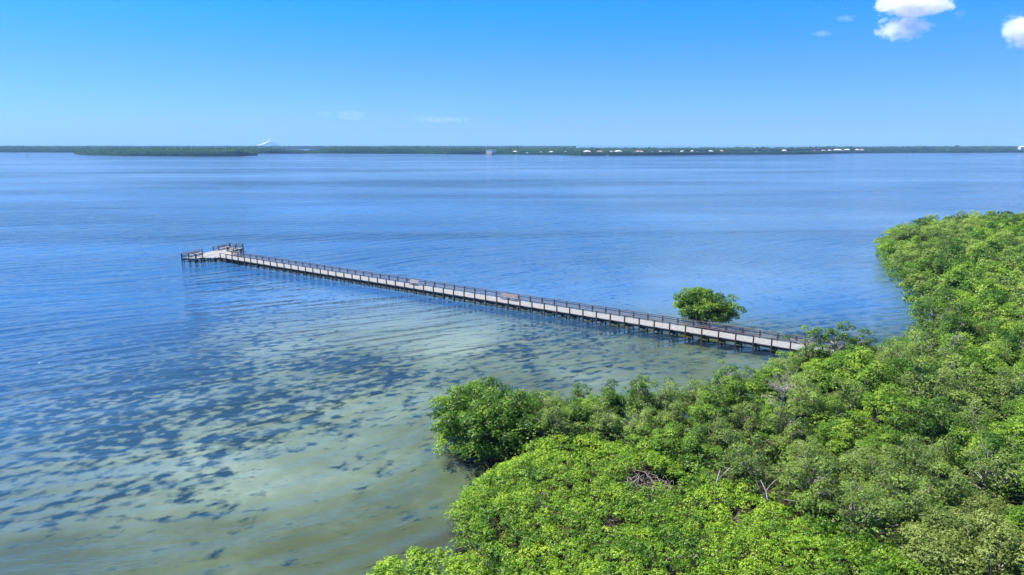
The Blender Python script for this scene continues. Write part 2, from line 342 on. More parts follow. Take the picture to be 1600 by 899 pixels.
# ------------------------------------------------------------------ the pier
NE0 = Vector((31.4, 92.4, 0)); U = Vector((-.8203, .5719, 0)).normalized(); NV = Vector((.5719, .8203, 0)).normalized()
def pp(s, w_, z=0.0): return NE0 + U*s + NV*w_ + Vector((0, 0, z))
S0, S1, WD, DZ, RZ = -22.0, 126.4, 3.0, 1.0, 2.1
pier = thing('boardwalk_pier', 'long narrow wooden boardwalk pier with brown railings running out over the bay', 'pier', (NE0.x, NE0.y, 0))
po = Vector(pier.location)
def pbuild(mb, name, mat):
    mb.v = [tuple(Vector(v) - po) for v in mb.v]
    return mb.build(name, mat, pier)
O0, O1 = Vector((-79.9, 163.0, 0)), Vector((-75.3, 180.6, 0)); HD = (O1-O0).normalized(); HN = Vector((HD.y, -HD.x, 0)); HL = (O1-O0).length; HW = 4.1
def hp(s, w_, z=0.0): return O0 + HD*s + HN*w_ + Vector((0, 0, z))
pl = MB()
s = S0
while s < S1:
    dz = random.uniform(-.006, .006); a, b = pp(s+.004, random.uniform(-.03, 0)), pp(s+.136, WD+random.uniform(0, .03))
    c0, c1, c2, c3 = pp(s+.004, -.02), pp(s+.136, -.02), pp(s+.136, WD+.02), pp(s+.004, WD+.02)
    pl.quadbox([(q.x, q.y, DZ-.04+dz) for q in (c0, c3, c2, c1)] + [(q.x, q.y, DZ+dz) for q in (c0, c3, c2, c1)])
    s += .14
tag(pbuild(pl, 'deck_planks', M['deck']), kind='stuff')
hl = MB(); s = 0
while s < HL:
    dz = random.uniform(-.006, .006)+.004; q = [hp(s+.004, 0), hp(s+.004, HW), hp(s+.136, HW), hp(s+.136, 0)]
    hl.quadbox([(v.x, v.y, DZ-.04+dz) for v in q] + [(v.x, v.y, DZ+dz) for v in q]); s += .14
tag(pbuild(hl, 'head_planks', M['deck']), kind='stuff')
LP = [Vector((-75.3, 163.2, 0)), Vector((-71.4, 163.6, 0)), Vector((-68.3, 169.9, 0)), Vector((-73.1, 173.4, 0))]
ld = MB(); ld.prism([(v.x, v.y) for v in LP], DZ-.05, DZ-.012); pbuild(ld, 'landing_deck', M['deck'])
# stringers
for w_ in (.12, WD/2, WD-.12):
    b = MB(); b.bar(pp(S0, w_, DZ-.20), pp(S1, w_, DZ-.20), .09, .31); pbuild(b, 'stringer', M['beam'])
for w_ in (.15, HW-.15):
    b = MB(); b.bar(hp(.05, w_, DZ-.17), hp(HL-.05, w_, DZ-.17), .09, .24); pbuild(b, 'stringer', M['beam'])
SP = 2.44; n_sp = int((S1 - S0) / SP)
def shared(name, mat, fn):
    b = MB(); fn(b); return b.mesh(name, mat)
postm = shared('post', M['post'], lambda b: (b.box((0, 0, -.2), (.17, .17, 4.44)), b.box((0, 0, 2.035), (.19, .19, .03))))
ang = math.atan2(U.y, U.x)
capm = shared('cross_beam', M['beam'], lambda b: b.box((0, 0, 0), (.12, WD+.34, .24)))
railm = shared('top_rail', M['rail'], lambda b: b.box((0, 0, 0), (SP-.004, .16, .085)))
lowm = shared('lower_rail', M['slat'], lambda b: b.box((0, 0, 0), (SP-.17, .04, .15)))
def putp(me, name, p, rz):
    o = link(name, me, pier, Vector(p) - po); o.rotation_euler = (0, 0, rz); return o
for i in range(n_sp + 1):
    s = S0 + i*SP
    if s > S1 - .5: s = S1 - .3
    for w_, sg in ((-.09, 0), (WD+.09, 1)):
        p = pp(s, w_); putp(postm, 'post', (p.x, p.y, random.uniform(-.03, .0)), ang)
        if i < n_sp:
            q = pp(s + SP/2, w_)
            putp(railm, 'top_rail', (q.x, q.y, RZ+.0), ang)
            for z_ in ((1.26, 1.54, 1.82) if sg else ()): putp(lowm, 'lower_rail', (q.x, q.y, z_ - .02), ang)
    p = pp(s, WD/2, DZ-.42); putp(capm, 'cross_beam', p, ang)
# diagonal braces between bents, as in the photograph dark slanting timbers under the deck
br = MB()
for i in range(0, n_sp, 1):
    s = S0 + i*SP
    br.bar(pp(s+.1, WD*.2, DZ-.5), pp(s+.1, WD*.95, -.25), .10, .34)
tag(pbuild(br, 'diagonal_braces', M['beam']), kind='stuff')
# head rails, posts
def railing(a, b, nseg):
    a = Vector(a); b = Vector(b); d = b - a; an = math.atan2(d.y, d.x); Ls = d.length/nseg
    for i in range(nseg+1):
        p = a + d*(i/nseg); putp(postm, 'post', (p.x, p.y, 0), an)
    for i in range(nseg):
        mbt = MB(); mbt.bar(a+d*(i/nseg)+Vector((0, 0, RZ)), a+d*((i+1)/nseg)+Vector((0, 0, RZ)), .24, .07); pbuild(mbt, 'top_rail', M['post'])
        for z_ in (1.3, 1.6):
            mbt = MB(); mbt.bar(a+d*(i/nseg)+Vector((0, 0, z_)), a+d*((i+1)/nseg)+Vector((0, 0, z_)), .04, .12); pbuild(mbt, 'lower_rail', M['slat'])
for a0, a1 in ((hp(.0, -.1), hp(HL, -.1)), (hp(.0, HW+.1), hp(3.0, HW+.1)), (hp(HL, HW+.1), hp(HL-6.4, HW+.1)), (hp(-.06, 0), hp(-.06, HW)), (hp(HL+.06, 0), hp(HL+.06, HW))):
    b = MB(); b.bar(a0+Vector((0, 0, DZ-.15)), a1+Vector((0, 0, DZ-.15)), .06, .32); pbuild(b, 'fascia_board', M['deck'])
railing(hp(.1, -.02), hp(7.4, -.02), 3)
railing(hp(.05, .1), hp(.05, HW-.1), 2)
railing(hp(.1, HW+.02), hp(2.4, HW+.02), 1)
railing(hp(11.6, -.02), hp(HL-.1, -.02), 3)
railing(hp(HL-.03, .1), hp(HL-.03, HW-.1), 2)
railing(hp(HL-.1, HW+.02), hp(HL-6.2, HW+.02), 2)
railing(LP[2], LP[3], 2)
for s in (0.2, 2.4, 4.8, 7.4, 9.5, 11.6, 14, 16, HL-.2):
    for w_ in (.5, HW-.5):
        p = hp(s, w_, -.2); b = MB(); b.tube([(p.x, p.y, -2.2), (p.x, p.y, DZ-.3)], [.15, .14], 8); pbuild(b, 'pile', M['beam'])
    p0, p1 = hp(s, .1, DZ-.42), hp(s, HW-.1, DZ-.42); b = MB(); b.bar(p0, p1, .14, .25); pbuild(b, 'cross_beam', M['beam'])
# wider piles at the outer bays of the walkway
for s in (S1-.4, S1-5.0, S1-9.4, S1-12.6):
    for w_ in (-.12, WD+.12):
        p = pp(s+.35, w_, 0); b = MB(); b.tube([(p.x, p.y, -2.2), (p.x, p.y, DZ+.1)], [.19, .17], 8); pbuild(b, 'pile', M['beam'])

# benches on the pier
def bench(p, rz, ln, mat, label, group=None):
    t_ = thing('bench', label, 'bench', (p[0], p[1], DZ+.008), rz, group)
    for i in range(3):
        b = MB(); b.box((0, -.22+i*.16, .45), (ln, .14, .04)); b.build('seat_slat', mat, t_)
    for i in range(3):
        b = MB(); b.box((0, .245+.04*i, .62+i*.17), (ln, .035, .155)); b.build('back_slat', mat, t_)
    for x in (-ln/2+.25, 0, ln/2-.25):
        b = MB(); b.box((x, -.2, .215), (.08, .08, .43)); b.box((x, .205, .215), (.08, .08, .43)); b.box((x, .0, .40), (.06, .5, .06)); b.bar((x, .21, .4), (x, .36, 1.05), .06, .05)
        b.build('leg_frame', M['post'], t_)
    return t_
def srel(x, y, z):  # distance along the pier of a spot seen in the photo
    q = Vector((*at(x, y, z), 0)) - NE0; return q.dot(U)
bench(pp(srel(800, 464, 1.4), WD-.62), ang + math.pi, 3.6, M['bench'], 'long pinkish wooden bench against the far railing, nearer the shore')
bench(pp(srel(653, 441, 1.4), WD-.62), ang + math.pi, 2.2, M['benchw'], 'short pale wooden bench against the far railing, halfway along the pier')
ha = math.atan2(HD.y, HD.x)
bench(hp(3.8, .75), ha + math.pi/1*0, 4.5, M['benchw'], 'pale bench on the left arm of the pier head')
bench(hp(14.6, .75), ha, 4.0, M['benchw'], 'pale bench on the far arm of the pier head')

# ------------------------------------------------------------------ leaves, crowns, trees
def leaf_mesh(name, C, Nrm, size, tone, mat, aspect=.55):
    n = len(C)
    r = rng.normal(size=(n, 3)); nn = Nrm / np.maximum(np.linalg.norm(Nrm, axis=1, keepdims=True), 1e-6)
    a = np.cross(nn, r); a /= np.maximum(np.linalg.norm(a, axis=1, keepdims=True), 1e-6); b = np.cross(nn, a)
    sz = size[:, None]
    v = np.empty((n, 4, 3)); v[:, 0] = C - a*sz*.5; v[:, 1] = C + b*sz*aspect*.5 + nn*sz*.06; v[:, 2] = C + a*sz*.5; v[:, 3] = C - b*sz*aspect*.5 + nn*sz*.06
    return np_mesh(name, v.reshape(-1, 3), np.arange(n*4).reshape(-1, 4), mat, {'tone': ('FACE', tone)})

def unit(n, zmin=-1.0):
    z = rng.uniform(zmin, 1, n); t_ = rng.uniform(0, 2*np.pi, n); r = np.sqrt(1-z*z)
    return np.stack([r*np.cos(t_), r*np.sin(t_), z], 1)

def lobe_leaves(centres, radii, n_ros, n_leaf, size, flat=.75, zmin=-.35, ros_r=.13, tonev=.22, dead=0.0, wild=.75):
    Cs, Ns, Ts = [], [], []
    for c, r in zip(centres, radii):
        k = max(4, int(n_ros * (r/np.mean(radii))**2)); d = unit(k, zmin)
        rr = r * rng.uniform(.62, 1.08, (k, 1)); sc = np.array([1, 1, flat])
        P = c + d*rr*sc; lt = rng.normal(.48, tonev*1.15)
        for j in range(n_leaf):
            dd = unit(k, -.2); Cs.append(P + dd*rng.uniform(.3, 1, (k, 1))*ros_r)
            Ns.append(d*.7 + dd*.5 + np.array([0, 0, .45]) + rng.normal(size=(k, 3))*wild*.5)
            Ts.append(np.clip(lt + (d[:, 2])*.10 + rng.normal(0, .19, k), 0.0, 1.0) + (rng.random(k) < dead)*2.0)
    C_ = np.concatenate(Cs); return C_, np.concatenate(Ns), size*rng.uniform(.7, 1.25, len(C_)), np.concatenate(Ts)

def limb(mb, a, b, r0, r1, bend=.12, n=5, seg=4):
    a = np.array(a, float); b = np.array(b, float); Lh = np.linalg.norm(b-a); off = rng.normal(size=3)*Lh*bend
    pts = [a + (b-a)*t_ + off*math.sin(math.pi*t_) + np.array([0, 0, Lh*.08*math.sin(math.pi*t_)]) for t_ in np.linspace(0, 1, seg)]
    mb.tube([tuple(p) for p in pts], list(np.linspace(r0, r1, seg)), n, cap=False)
    return pts

def make_crown(Rx, top, bottom, nl, lr, irregular=.28, zlow=-.25, base=.30):
    """lobe centres and radii filling a domed, uneven crown"""
    cs, rs = [], []
    ph = rng.uniform(0, 6.28, 4)
    for i in range(nl):
        d = unit(1, zlow)[0]
        az = math.atan2(d[1], d[0])
        irr = 1 + irregular*math.sin(2*az+ph[0]) + irregular*.7*math.sin(3*az+ph[1]+2*d[2]) + rng.normal(0, .08)
        q = rng.uniform(.55, 1.0) if rng.random() > .25 else rng.uniform(.2, .6)
        hz = (top-bottom)
        c = np.array([d[0]*Rx*irr*q, d[1]*Rx*irr*q, bottom + hz*base + d[2]*hz*.62*q*(1+.12*math.sin(4*az+ph[2]))])
        cs.append(c); rs.append(lr*rng.uniform(.65, 1.3))
    return np.array(cs), np.array(rs)

def make_tree_meshes(kind, Rx, top, bottom, nl, lr, ros, nleaf, size, mat, bark, stems=3, flat=.75, deadb=0, **kw):
    cs, rs = make_crown(Rx, top, bottom, nl, lr, **{k: v for k, v in kw.items() if k in ('irregular', 'zlow', 'base')})
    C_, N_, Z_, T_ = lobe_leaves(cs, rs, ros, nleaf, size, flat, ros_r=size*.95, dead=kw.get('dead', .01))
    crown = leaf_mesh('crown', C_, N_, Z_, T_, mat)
    mb = MB(); heads = []
    for i in range(stems):
        an = rng.uniform(0, 6.28); b0 = np.array([math.cos(an)*.25, math.sin(an)*.25, -.3])
        h = np.array([math.cos(an)*Rx*.35, math.sin(an)*Rx*.35, bottom + (top-bottom)*rng.uniform(.2, .45)])
        pts = limb(mb, b0, h, .13+.02*Rx, .07, .08, 6, 5); heads.append((pts[2], pts[3], pts[4]))
    for c in cs:
        hs = min((p for hh_ in heads for p in hh_), key=lambda p: np.linalg.norm(p - c) + (2 if p[2] > c[2] else 0))
        limb(mb, hs, c + np.array([0, 0, .1]), .055, .016, .12, 4, 4)
    for i in range(deadb):      # bare twigs that stand out of the foliage
        c = cs[rng.integers(len(cs))]; d = unit(1, .1)[0]; tip = c + d*rng.uniform(.8, 1.6)
        pts = limb(mb, c*.6 + np.array([0, 0, bottom*.4]), tip, .05, .012, .1, 4, 4)
        for j in range(3): limb(mb, pts[2], tip + rng.normal(size=3)*.5, .02, .008, .1, 3, 3)
    # stilt roots
    if kw.get('roots'):
        for i in range(kw['roots']):
            an = rng.uniform(0, 6.28); rr = rng.uniform(.6, 1.5)
            limb(mb, (0, 0, rng.uniform(.7, 1.4)), (math.cos(an)*rr, math.sin(an)*rr, -.5), .035, .03, .25, 4, 4)
    trunk = mb.mesh('trunk', bark, True)
    return trunk, crown

protos = {}
def proto(key, **kw): protos.setdefault(key, []).append(make_tree_meshes(key, **kw))
for i in range(3):
    proto('bright', Rx=2.9, top=7.6, bottom=2.2, nl=75, lr=.78, ros=80, nleaf=5, size=.15, mat=M['leaf_bright'], bark=M['bark'], deadb=1)
for i in range(2):
    proto('mid', Rx=2.7, top=7.4, bottom=1.6, nl=70, lr=.72, ros=75, nleaf=5, size=.14, mat=M['leaf_mid'], bark=M['bark'], deadb=4)
for i in range(3):
    proto('olive', Rx=2.8, top=7.8, bottom=1.8, nl=66, lr=.68, ros=60, nleaf=5, size=.13, mat=M['leaf_olive'], bark=M['barkpale'], deadb=6, dead=.03)
for i in range(2):
    proto('airy', Rx=2.0, top=8.6, bottom=2.5, nl=26, lr=.46, ros=40, nleaf=5, size=.14, mat=M['leaf_mid'], bark=M['bark'], deadb=3, irregular=.4)
for k_n, mt in (('fbright', 'leaf_bright'), ('fmid', 'leaf_mid'), ('folive', 'leaf_olive')):
    for i in range(2):
        proto(k_n, Rx=3.6, top=8.2, bottom=1.5, nl=70, lr=.95, ros=48, nleaf=3, size=.28, mat=M[mt], bark=M['barkpale' if k_n == 'folive' else 'bark'], deadb=4 if k_n == 'folive' else 1, irregular=.28)
proto('fluffy', Rx=4.3, top=5.6, bottom=.8, nl=130, lr=.85, ros=95, nleaf=6, size=.13, mat=M['leaf_yellow'], bark=M['bark'], irregular=.12)
proto('tip', Rx=5.6, top=5.3, bottom=.2, nl=300, lr=.80, zlow=-.55, base=.36, ros=60, nleaf=5, size=.17, mat=M['leaf_bright'], bark=M['barkdark'], stems=6, deadb=3, irregular=.10, roots=16)
proto('lone', Rx=4.6, top=5.6, bottom=.4, nl=230, lr=.85, zlow=-.7, base=.42, ros=55, nleaf=5, size=.20, mat=M['leaf_mid'], bark=M['barkdark'], stems=5, irregular=.19, roots=26)

def put_tree(name, key, x, y, label, cat='tree', group=None, sc=1.0, sz=1.0, rz=None, var=None):
    ms = protos[key]; tr_, cr_ = ms[var if var is not None else int(rng.integers(len(ms)))]
    t_ = thing(name, label, cat, (x, y, .15), rng.uniform(0, 6.28) if rz is None else rz, group)
    t_.scale = (sc, sc, sc*sz)
    link('trunk', tr_, t_); link('crown', cr_, t_)
    return t_

put_tree('mangrove_bush', 'lone', 30.3, 104.6, 'lone dark green mangrove standing in the water beside the pier', 'bush', sc=.98, sz=1.0, rz=.6)
put_tree('mangrove_bush', 'tip', -2.4, 61.0, 'wide bright green mangrove at the very tip of the point, rounded over the water', 'bush', rz=.3)
put_tree('mangrove_tree', 'fluffy', 28.6, 37.6, 'large fluffy yellow-green tree in the lower right corner', 'tree', rz=0)
put_tree('mangrove_tree', 'fluffy', 32.6, 42.5, 'smaller fluffy yellow-green tree just behind the large fluffy one in the corner', 'tree', rz=2.1, sc=.72)

# Poisson-like planting
def plant(nmax, box, spacing, accept):
    pts = []
    for _ in range(nmax):
        x = rng.uniform(box[0], box[1]); y = rng.uniform(box[2], box[3])
        sp = spacing(x, y)
        if not accept(x, y): continue
        if all((x-a)**2 + (y-b)**2 > sp*sp for a, b in pts): pts.append((x, y))
    return pts
def acc(x, y):
    if abs(x) > .80*y + 7: return False
    if sdist([x], [y], LAND)[0] > (-1.5 if y < 100 else -1.6): return False
    if sdist([x], [y], THICK)[0] < 1.3: return False
    q = Vector((x, y, 0)) - NE0; w_ = q.dot(NV); s = q.dot(U)
    if s > -14 and -2.2 < w_ < WD + 2.2: return False
    if (x+1.9)**2 + (y-61.2)**2 < 24: return False
    if (x-28.6)**2 + (y-37.6)**2 < 24 or (x-32.6)**2 + (y-42.5)**2 < 10: return False
    return True
pts = plant(16000, (-10, 200, 26, 236), lambda x, y: 2.65 if y < 75 else (4.0 if y < 110 else 5.4), acc)
print('trees', len(pts))
LBL = {'bright': 'bright green', 'mid': 'mid green', 'olive': 'grey-green', 'airy': 'open-crowned'}
PLURAL = {'bright': 'bright green mangroves', 'mid': 'mid green mangroves', 'olive': 'grey-green mangroves', 'airy': 'open-crowned mangroves'}
ORD = ['', 'first', 'second', 'third', 'fourth', 'fifth', 'sixth', 'seventh', 'eighth', 'ninth', 'tenth', 'eleventh', 'twelfth', 'thirteenth', 'fourteenth', 'fifteenth',
       'sixteenth', 'seventeenth', 'eighteenth', 'nineteenth', 'twentieth'] + ['twenty-' + o_ for o_ in ('first', 'second', 'third', 'fourth', 'fifth', 'sixth', 'seventh', 'eighth', 'ninth')] + \
      ['thirtieth'] + ['thirty-' + o_ for o_ in ('first', 'second', 'third', 'fourth', 'fifth', 'sixth', 'seventh', 'eighth', 'ninth')] + ['fortieth']
def zone(x, y):
    if y < 62: return 'just behind the low thicket' if x < 18 else ('behind the fluffy corner trees' if x > 30 else 'in the row above the low thicket')
    if y < 76: return 'by the water left of the pier end' if x < 26 else ('mid-canopy below the pier end' if x < 44 else 'mid-canopy by the right edge')
    if y < 95: return 'right beside the pier end' if x < 52 else 'mid-right above the canopy'
    if y < 118: return 'along the small bay'if x < 74 else 'right of the small bay'
    if y < 150: return 'at the front of the far point'
    if y < 185: return 'in the middle of the far point'
    return 'at the back of the far point'
planted = []
SKY_X = [600, 850, 900, 940, 1000, 1060, 1100, 1150, 1200, 1245, 1350, 1386, 1400, 1415, 1430, 2200]
SKY_Y = [600, 604, 592, 600, 582, 590, 577, 572, 553, 540, 538, 528, 500, 478, 250, 250]
def proj(x, y, z):
    zc_ = y*c_ + (H-z)*s_; return 800 + FPX*x/zc_, 449.5 - FPX*(y*s_ - (H-z)*c_)/zc_
def height_cap(x, y, r=2.6):
    """how tall a tree here may be without hiding what the photograph shows behind it"""
    if y > 112: return 99
    h = 12.0
    while h > 1.5:
        ok = True
        for dx in (-r, 0, r):
            u, v = proj(x+dx, y, h); 
            if v < np.interp(u, SKY_X, SKY_Y) + rng.normal(0, 3): ok = False
        if ok: return h
        h -= .25
    return h
for (x, y) in pts:
    v_ = mnoise.noise(Vector((x*.11, y*.11, 3.0))) + rng.normal(0, .16)
    kd = 'bright' if v_ > .13 else ('olive' if v_ < -.04 else 'mid')
    if x < 22 and y > 58 and kd == 'bright' and rng.random() < .7: kd = 'olive'
    edge = sdist([x], [y], LAND)[0]
    if y < 95 and edge > -4.5 and rng.random() < .40: kd = 'airy'
    far = y > 92 and kd != 'airy'
    sc = rng.uniform(.85, 1.12) * (1.0 if y > 60 else .94)
    if y < 78 and x < 34:
        sc *= .80; sz *= 1.22
        if kd == 'bright' and rng.random() < .5: kd = 'olive'
    sz = rng.uniform(.88, 1.1)
    if edge > -5 and y > 92: sc *= .85; sz *= .85
    if 46 < y < 58 and x < 30: sz *= .92
    cap = height_cap(x, y, 2.6 if kd != 'airy' else 1.2)
    if cap < 3.2: continue
    if cap < 8.0*sc*sz:
        k = cap/(8.0*sc*sz); sc *= max(k**.5, .6); sz = cap/(8.0*sc)
    planted.append((kd, zone(x, y), x / y, put_tree('mangrove_tree', ('f' + kd) if far else kd, x, y, 'mangrove', 'tree', None, sc, sz)))

for key_ in sorted({(p[0], p[1]) for p in planted}):
    mem = sorted([p for p in planted if (p[0], p[1]) == key_], key=lambda p: p[2])
    for i, p in enumerate(mem):
        if len(mem) == 1: p[3]['label'] = f'the only {LBL[key_[0]]} mangrove {key_[1]}'
        elif i == 0: p[3]['label'] = f'leftmost of the {PLURAL[key_[0]]} {key_[1]}'
        elif i == len(mem)-1: p[3]['label'] = f'rightmost of the {PLURAL[key_[0]]} {key_[1]}'
        else: p[3]['label'] = f'{ORD[i+1]} from left of the {PLURAL[key_[0]]} {key_[1]}'
        p[3]['group'] = f'{PLURAL[key_[0]]} {key_[1]}'

# individual trees that break the skyline
for (px, py, z, lab, s_c) in [(1140, 565, 6.4, 'thin twiggy mangrove with open crown standing out against the water left of the pier end', .82),
                        (1005, 592, 6.2, 'slender mangrove poking above the canopy beside the open water, right of the rounded point', .8)]:
    x, y = at(px, py, z); put_tree('mangrove_tree', 'airy', x, y, lab, 'tree', None, s_c, 1.0)
for j, (px, lab) in enumerate([(1265, 'open-crowned tree hiding the shore end of the pier, leftmost of its four'), (1300, 'open-crowned tree at the shore end of the pier, second from left of four'),
                 (1325, 'open-crowned tree at the shore end of the pier, third from left of four'), (1350, 'small open-crowned tree at the shore end of the pier, rightmost of four')]):
    x, y = at(px, 548, 5.2); put_tree('mangrove_tree', 'airy', x, y, lab, 'tree', None, 1.06 - (.14 if j == 3 else 0), 1.0)

x, y = at(872, 652, 3.5); put_tree('mangrove_tree', 'mid', x, y, 'dark green tree filling the gap right behind the wide rounded mangrove of the point', 'tree', None, .72, .85)
x, y = at(905, 640, 4.0); put_tree('mangrove_tree', 'mid', x, y, 'mid green tree a step right of the gap behind the rounded point mangrove', 'tree', None, .74, .9)
x, y = at(1268, 552, 4.6); put_tree('mangrove_tree', 'bright', x, y, 'full bright green tree covering the foot of the pier from the near side', 'tree', None, .72, .92)
x, y = at(1316, 550, 4.8); put_tree('mangrove_tree', 'mid', x, y, 'full mid green tree just right of the foot of the pier', 'tree', None, .76, .95)
# bare bleached snags
def snag(x, y, h, label, lean=0.0):
    h -= .9
    t_ = thing('dead_tree', label, 'dead tree', (x, y, .1), rng.uniform(0, 6))
    mb = MB(); pts_ = limb(mb, (0, 0, 0), (lean, 0, h), .12, .05, .05, 7, 6); mb.build('trunk', M['barkpale'], t_, True)
    for i in range(9):
        b = MB(); p = pts_[int(rng.integers(2, 6))]; d = unit(1, .1)[0]; q = p + d*rng.uniform(.6, 1.4)
        pt = limb(b, p, q, .06, .025, .15, 5, 4)
        for j in range(6):
            st = pt[int(rng.integers(1, 4))]; en = q + unit(1, -.1)[0]*rng.uniform(.4, 1.1); pj = limb(b, st, en, .020, .007, .2, 4, 4)
            for k2 in range(3): limb(b, pj[int(rng.integers(1, 3))], en + rng.normal(size=3)*.35, .010, .005, .2, 3, 3)
        b.build('branch', M['barkpale'], t_, True)
for (px, py, z, h, lab) in [(1490, 545, 7.2, 8.6, 'bleached dead trunk with bare forked branches above the green canopy on the right'),
                            (1220, 610, 7, 7.6, 'dead grey tree among green crowns below the shore end of the pier')]:
    x, y = at(px, py, z); snag(x, y, h, lab, .5)
# pale leaning trunks visible at the edge of the tall trees
for (px, py, lab, ln_) in [(1166, 792, 'pale leaning bare trunk at the edge of the low thicket, right one of two', 1.6), (1134, 775, 'pale crooked bare trunk at the edge of the low thicket, left one of two', -.5)]:
    x, y = at(px, py, 2.2); t_ = thing('dead_tree', lab, 'dead tree', (x, y, 0))
    mb = MB(); pt = limb(mb, (0, 0, 0), (ln_*.7, .6, 4.0), .085, .04, .10, 6, 6); mb.build('trunk', M['barkpale'], t_, True)
    b = MB(); limb(b, pt[3], pt[3]+np.array([-.9, .3, 1.6]), .05, .02, .1, 5, 4); b.build('branch', M['barkpale'], t_, True)
    b = MB(); limb(b, pt[4], pt[4]+np.array([1.0, .2, 1.0]), .04, .015, .1, 5, 4); b.build('branch', M['barkpale'], t_, True)

UNDER = True
# low mangrove thicket: one dense mat nobody could count
HOLES = [(at(1000, 745, 2.6), 1.5), (at(1035, 752, 2.6), 1.1), (at(842, 772, 2.8), .7), (at(1150, 800, 2.5), .8), (at(960, 812, 2.8), .55), (at(890, 835, 2.8), .5)]
def thicket(poly, hbase, step, seed, holes, edge_w=2.6):
    xs = [p[0] for p in poly]; ys = [p[1] for p in poly]
    X, Y = np.meshgrid(np.arange(min(xs), max(xs), step), np.arange(max(min(ys), 27), max(ys), step)); X = X.ravel(); Y = Y.ravel()
    X = X + rng.normal(0, step*.32, len(X)); Y = Y + rng.normal(0, step*.32, len(Y))
    sd_ = sdist(X, Y, poly); keep = (sd_ < .5) & (np.abs(X) < .82*Y+5); X, Y, sd_ = X[keep], Y[keep], sd_[keep]
    cs, rs = [], []
    for x, y, d in zip(X, Y, sd_):
        hd = 1.0
        for (hx, hy), hr in holes:
            if math.hypot(x-hx, (y-hy)) < hr*rng.uniform(.75, 1.1): hd = 0
        if not hd: continue
        land_d = -sdist([x], [y], LAND)[0]
        env = min(1, max(.0, (land_d+.6)/edge_w))**.6
        h = hbase*(.28+.72*env) + .55*mnoise.noise(Vector((x*.22, y*.22, seed))) + .30*mnoise.noise(Vector((x*.7, y*.7, seed+4)))
        cs.append((x, y, h-.4)); rs.append(step*rng.uniform(.55, .95))
        if rng.random() < .35 or env < .9: cs.append((x+rng.normal(0, .3), y+rng.normal(0, .3), max(.5, h-1.2))); rs.append(step*.7)
    return np.array(cs), np.array(rs)
cs, rs = thicket(THICK, 3.0, .72, 2.0, HOLES)
print('thicket lobes', len(cs))
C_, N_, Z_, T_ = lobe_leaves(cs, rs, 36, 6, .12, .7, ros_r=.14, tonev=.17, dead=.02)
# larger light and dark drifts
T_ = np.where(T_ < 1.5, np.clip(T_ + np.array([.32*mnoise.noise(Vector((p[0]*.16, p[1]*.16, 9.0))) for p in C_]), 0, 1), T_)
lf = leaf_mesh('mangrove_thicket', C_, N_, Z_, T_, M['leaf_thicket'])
tk = thing('mangrove_thicket', 'low dense bright green mangrove thicket filling the foreground shore', 'shrubs', (0, 40, 0))
lf_o = link('foliage', lf, tk, (0, -40, 0)); tag(lf_o, kind='stuff')
mb = MB()
for i in range(420):
    j = int(rng.integers(len(cs))); c = cs[j]
    limb(mb, (c[0]+rng.normal(0, .7), c[1]+rng.normal(0, .7), -.1), (c[0], c[1], c[2]+.15), .045, .02, .15, 4, 4)
for (hx, hy), hr in HOLES:
    for i in range(int(26*hr)):
        a = rng.uniform(0, 6.28); b2 = rng.uniform(0, 6.28); r1, r2 = hr*1.1, hr*rng.uniform(.1, 1.2)
        limb(mb, (hx+math.cos(a)*r1, hy+math.sin(a)*r1, rng.uniform(.6, 1.8)), (hx+math.cos(b2)*r2, hy+math.sin(b2)*r2, rng.uniform(1.6, 2.8)), .04, .018, .2, 4, 4)
for (ax0, ay0), (ax1, ay1) in zip(LAND[:6], LAND[1:7]):      # arching prop roots along the water's edge
    for i in range(int(math.hypot(ax1-ax0, ay1-ay0)*6)):
        t0 = rng.random(); x0 = ax0+(ax1-ax0)*t0; y0 = ay0+(ay1-ay0)*t0
        limb(mb, (x0+rng.uniform(.2, 1.2), y0+rng.normal(0, .3), rng.uniform(.5, 1.2)), (x0-rng.uniform(-.1, .7), y0+rng.normal(0, .4), -.5), .03, .022, .25, 4, 5)
bo = mb.build('branches', M['bark'], tk, True); bo.location = (0, -40, 0); tag(bo, kind='stuff')

# undergrowth below the tall mangroves: leafy saplings nobody could count
ux, uy = np.meshgrid(np.arange(-8, 180, 1.25), np.arange(30, 232, 1.25)); ux = ux.ravel()+rng.normal(0, .45, ux.size); uy = uy.ravel()+rng.normal(0, .45, uy.size)
ud = sdist(ux, uy, LAND); ut = sdist(ux, uy, THICK)
q1 = (ux-NE0.x)*NV.x + (uy-NE0.y)*NV.y; q2 = (ux-NE0.x)*U.x + (uy-NE0.y)*U.y
kp = (ud < np.where(uy > 84, 1.1, .4)) & (ut > .2) & (np.abs(ux) < .80*uy+4) & ((uy < 120) | (ud > -9)) & ~((q2 > -22) & (q1 > -.8) & (q1 < WD+.8))
kp &= (rng.random(len(ux)) < np.where((ud > -3) | (uy < 75), 1.0, .75))
ux, uy, ud, ut = ux[kp], uy[kp], ud[kp], ut[kp]
uz = np.clip(np.where(ud > -2.5, 1.0 + (-ud).clip(0, 3)*.5, 2.3) + rng.normal(0, .5, len(ux)), .55, 3.6)
ucs = np.stack([ux, uy, uz], 1); urs = rng.uniform(.65, 1.15, len(ux))
near = uy < 92
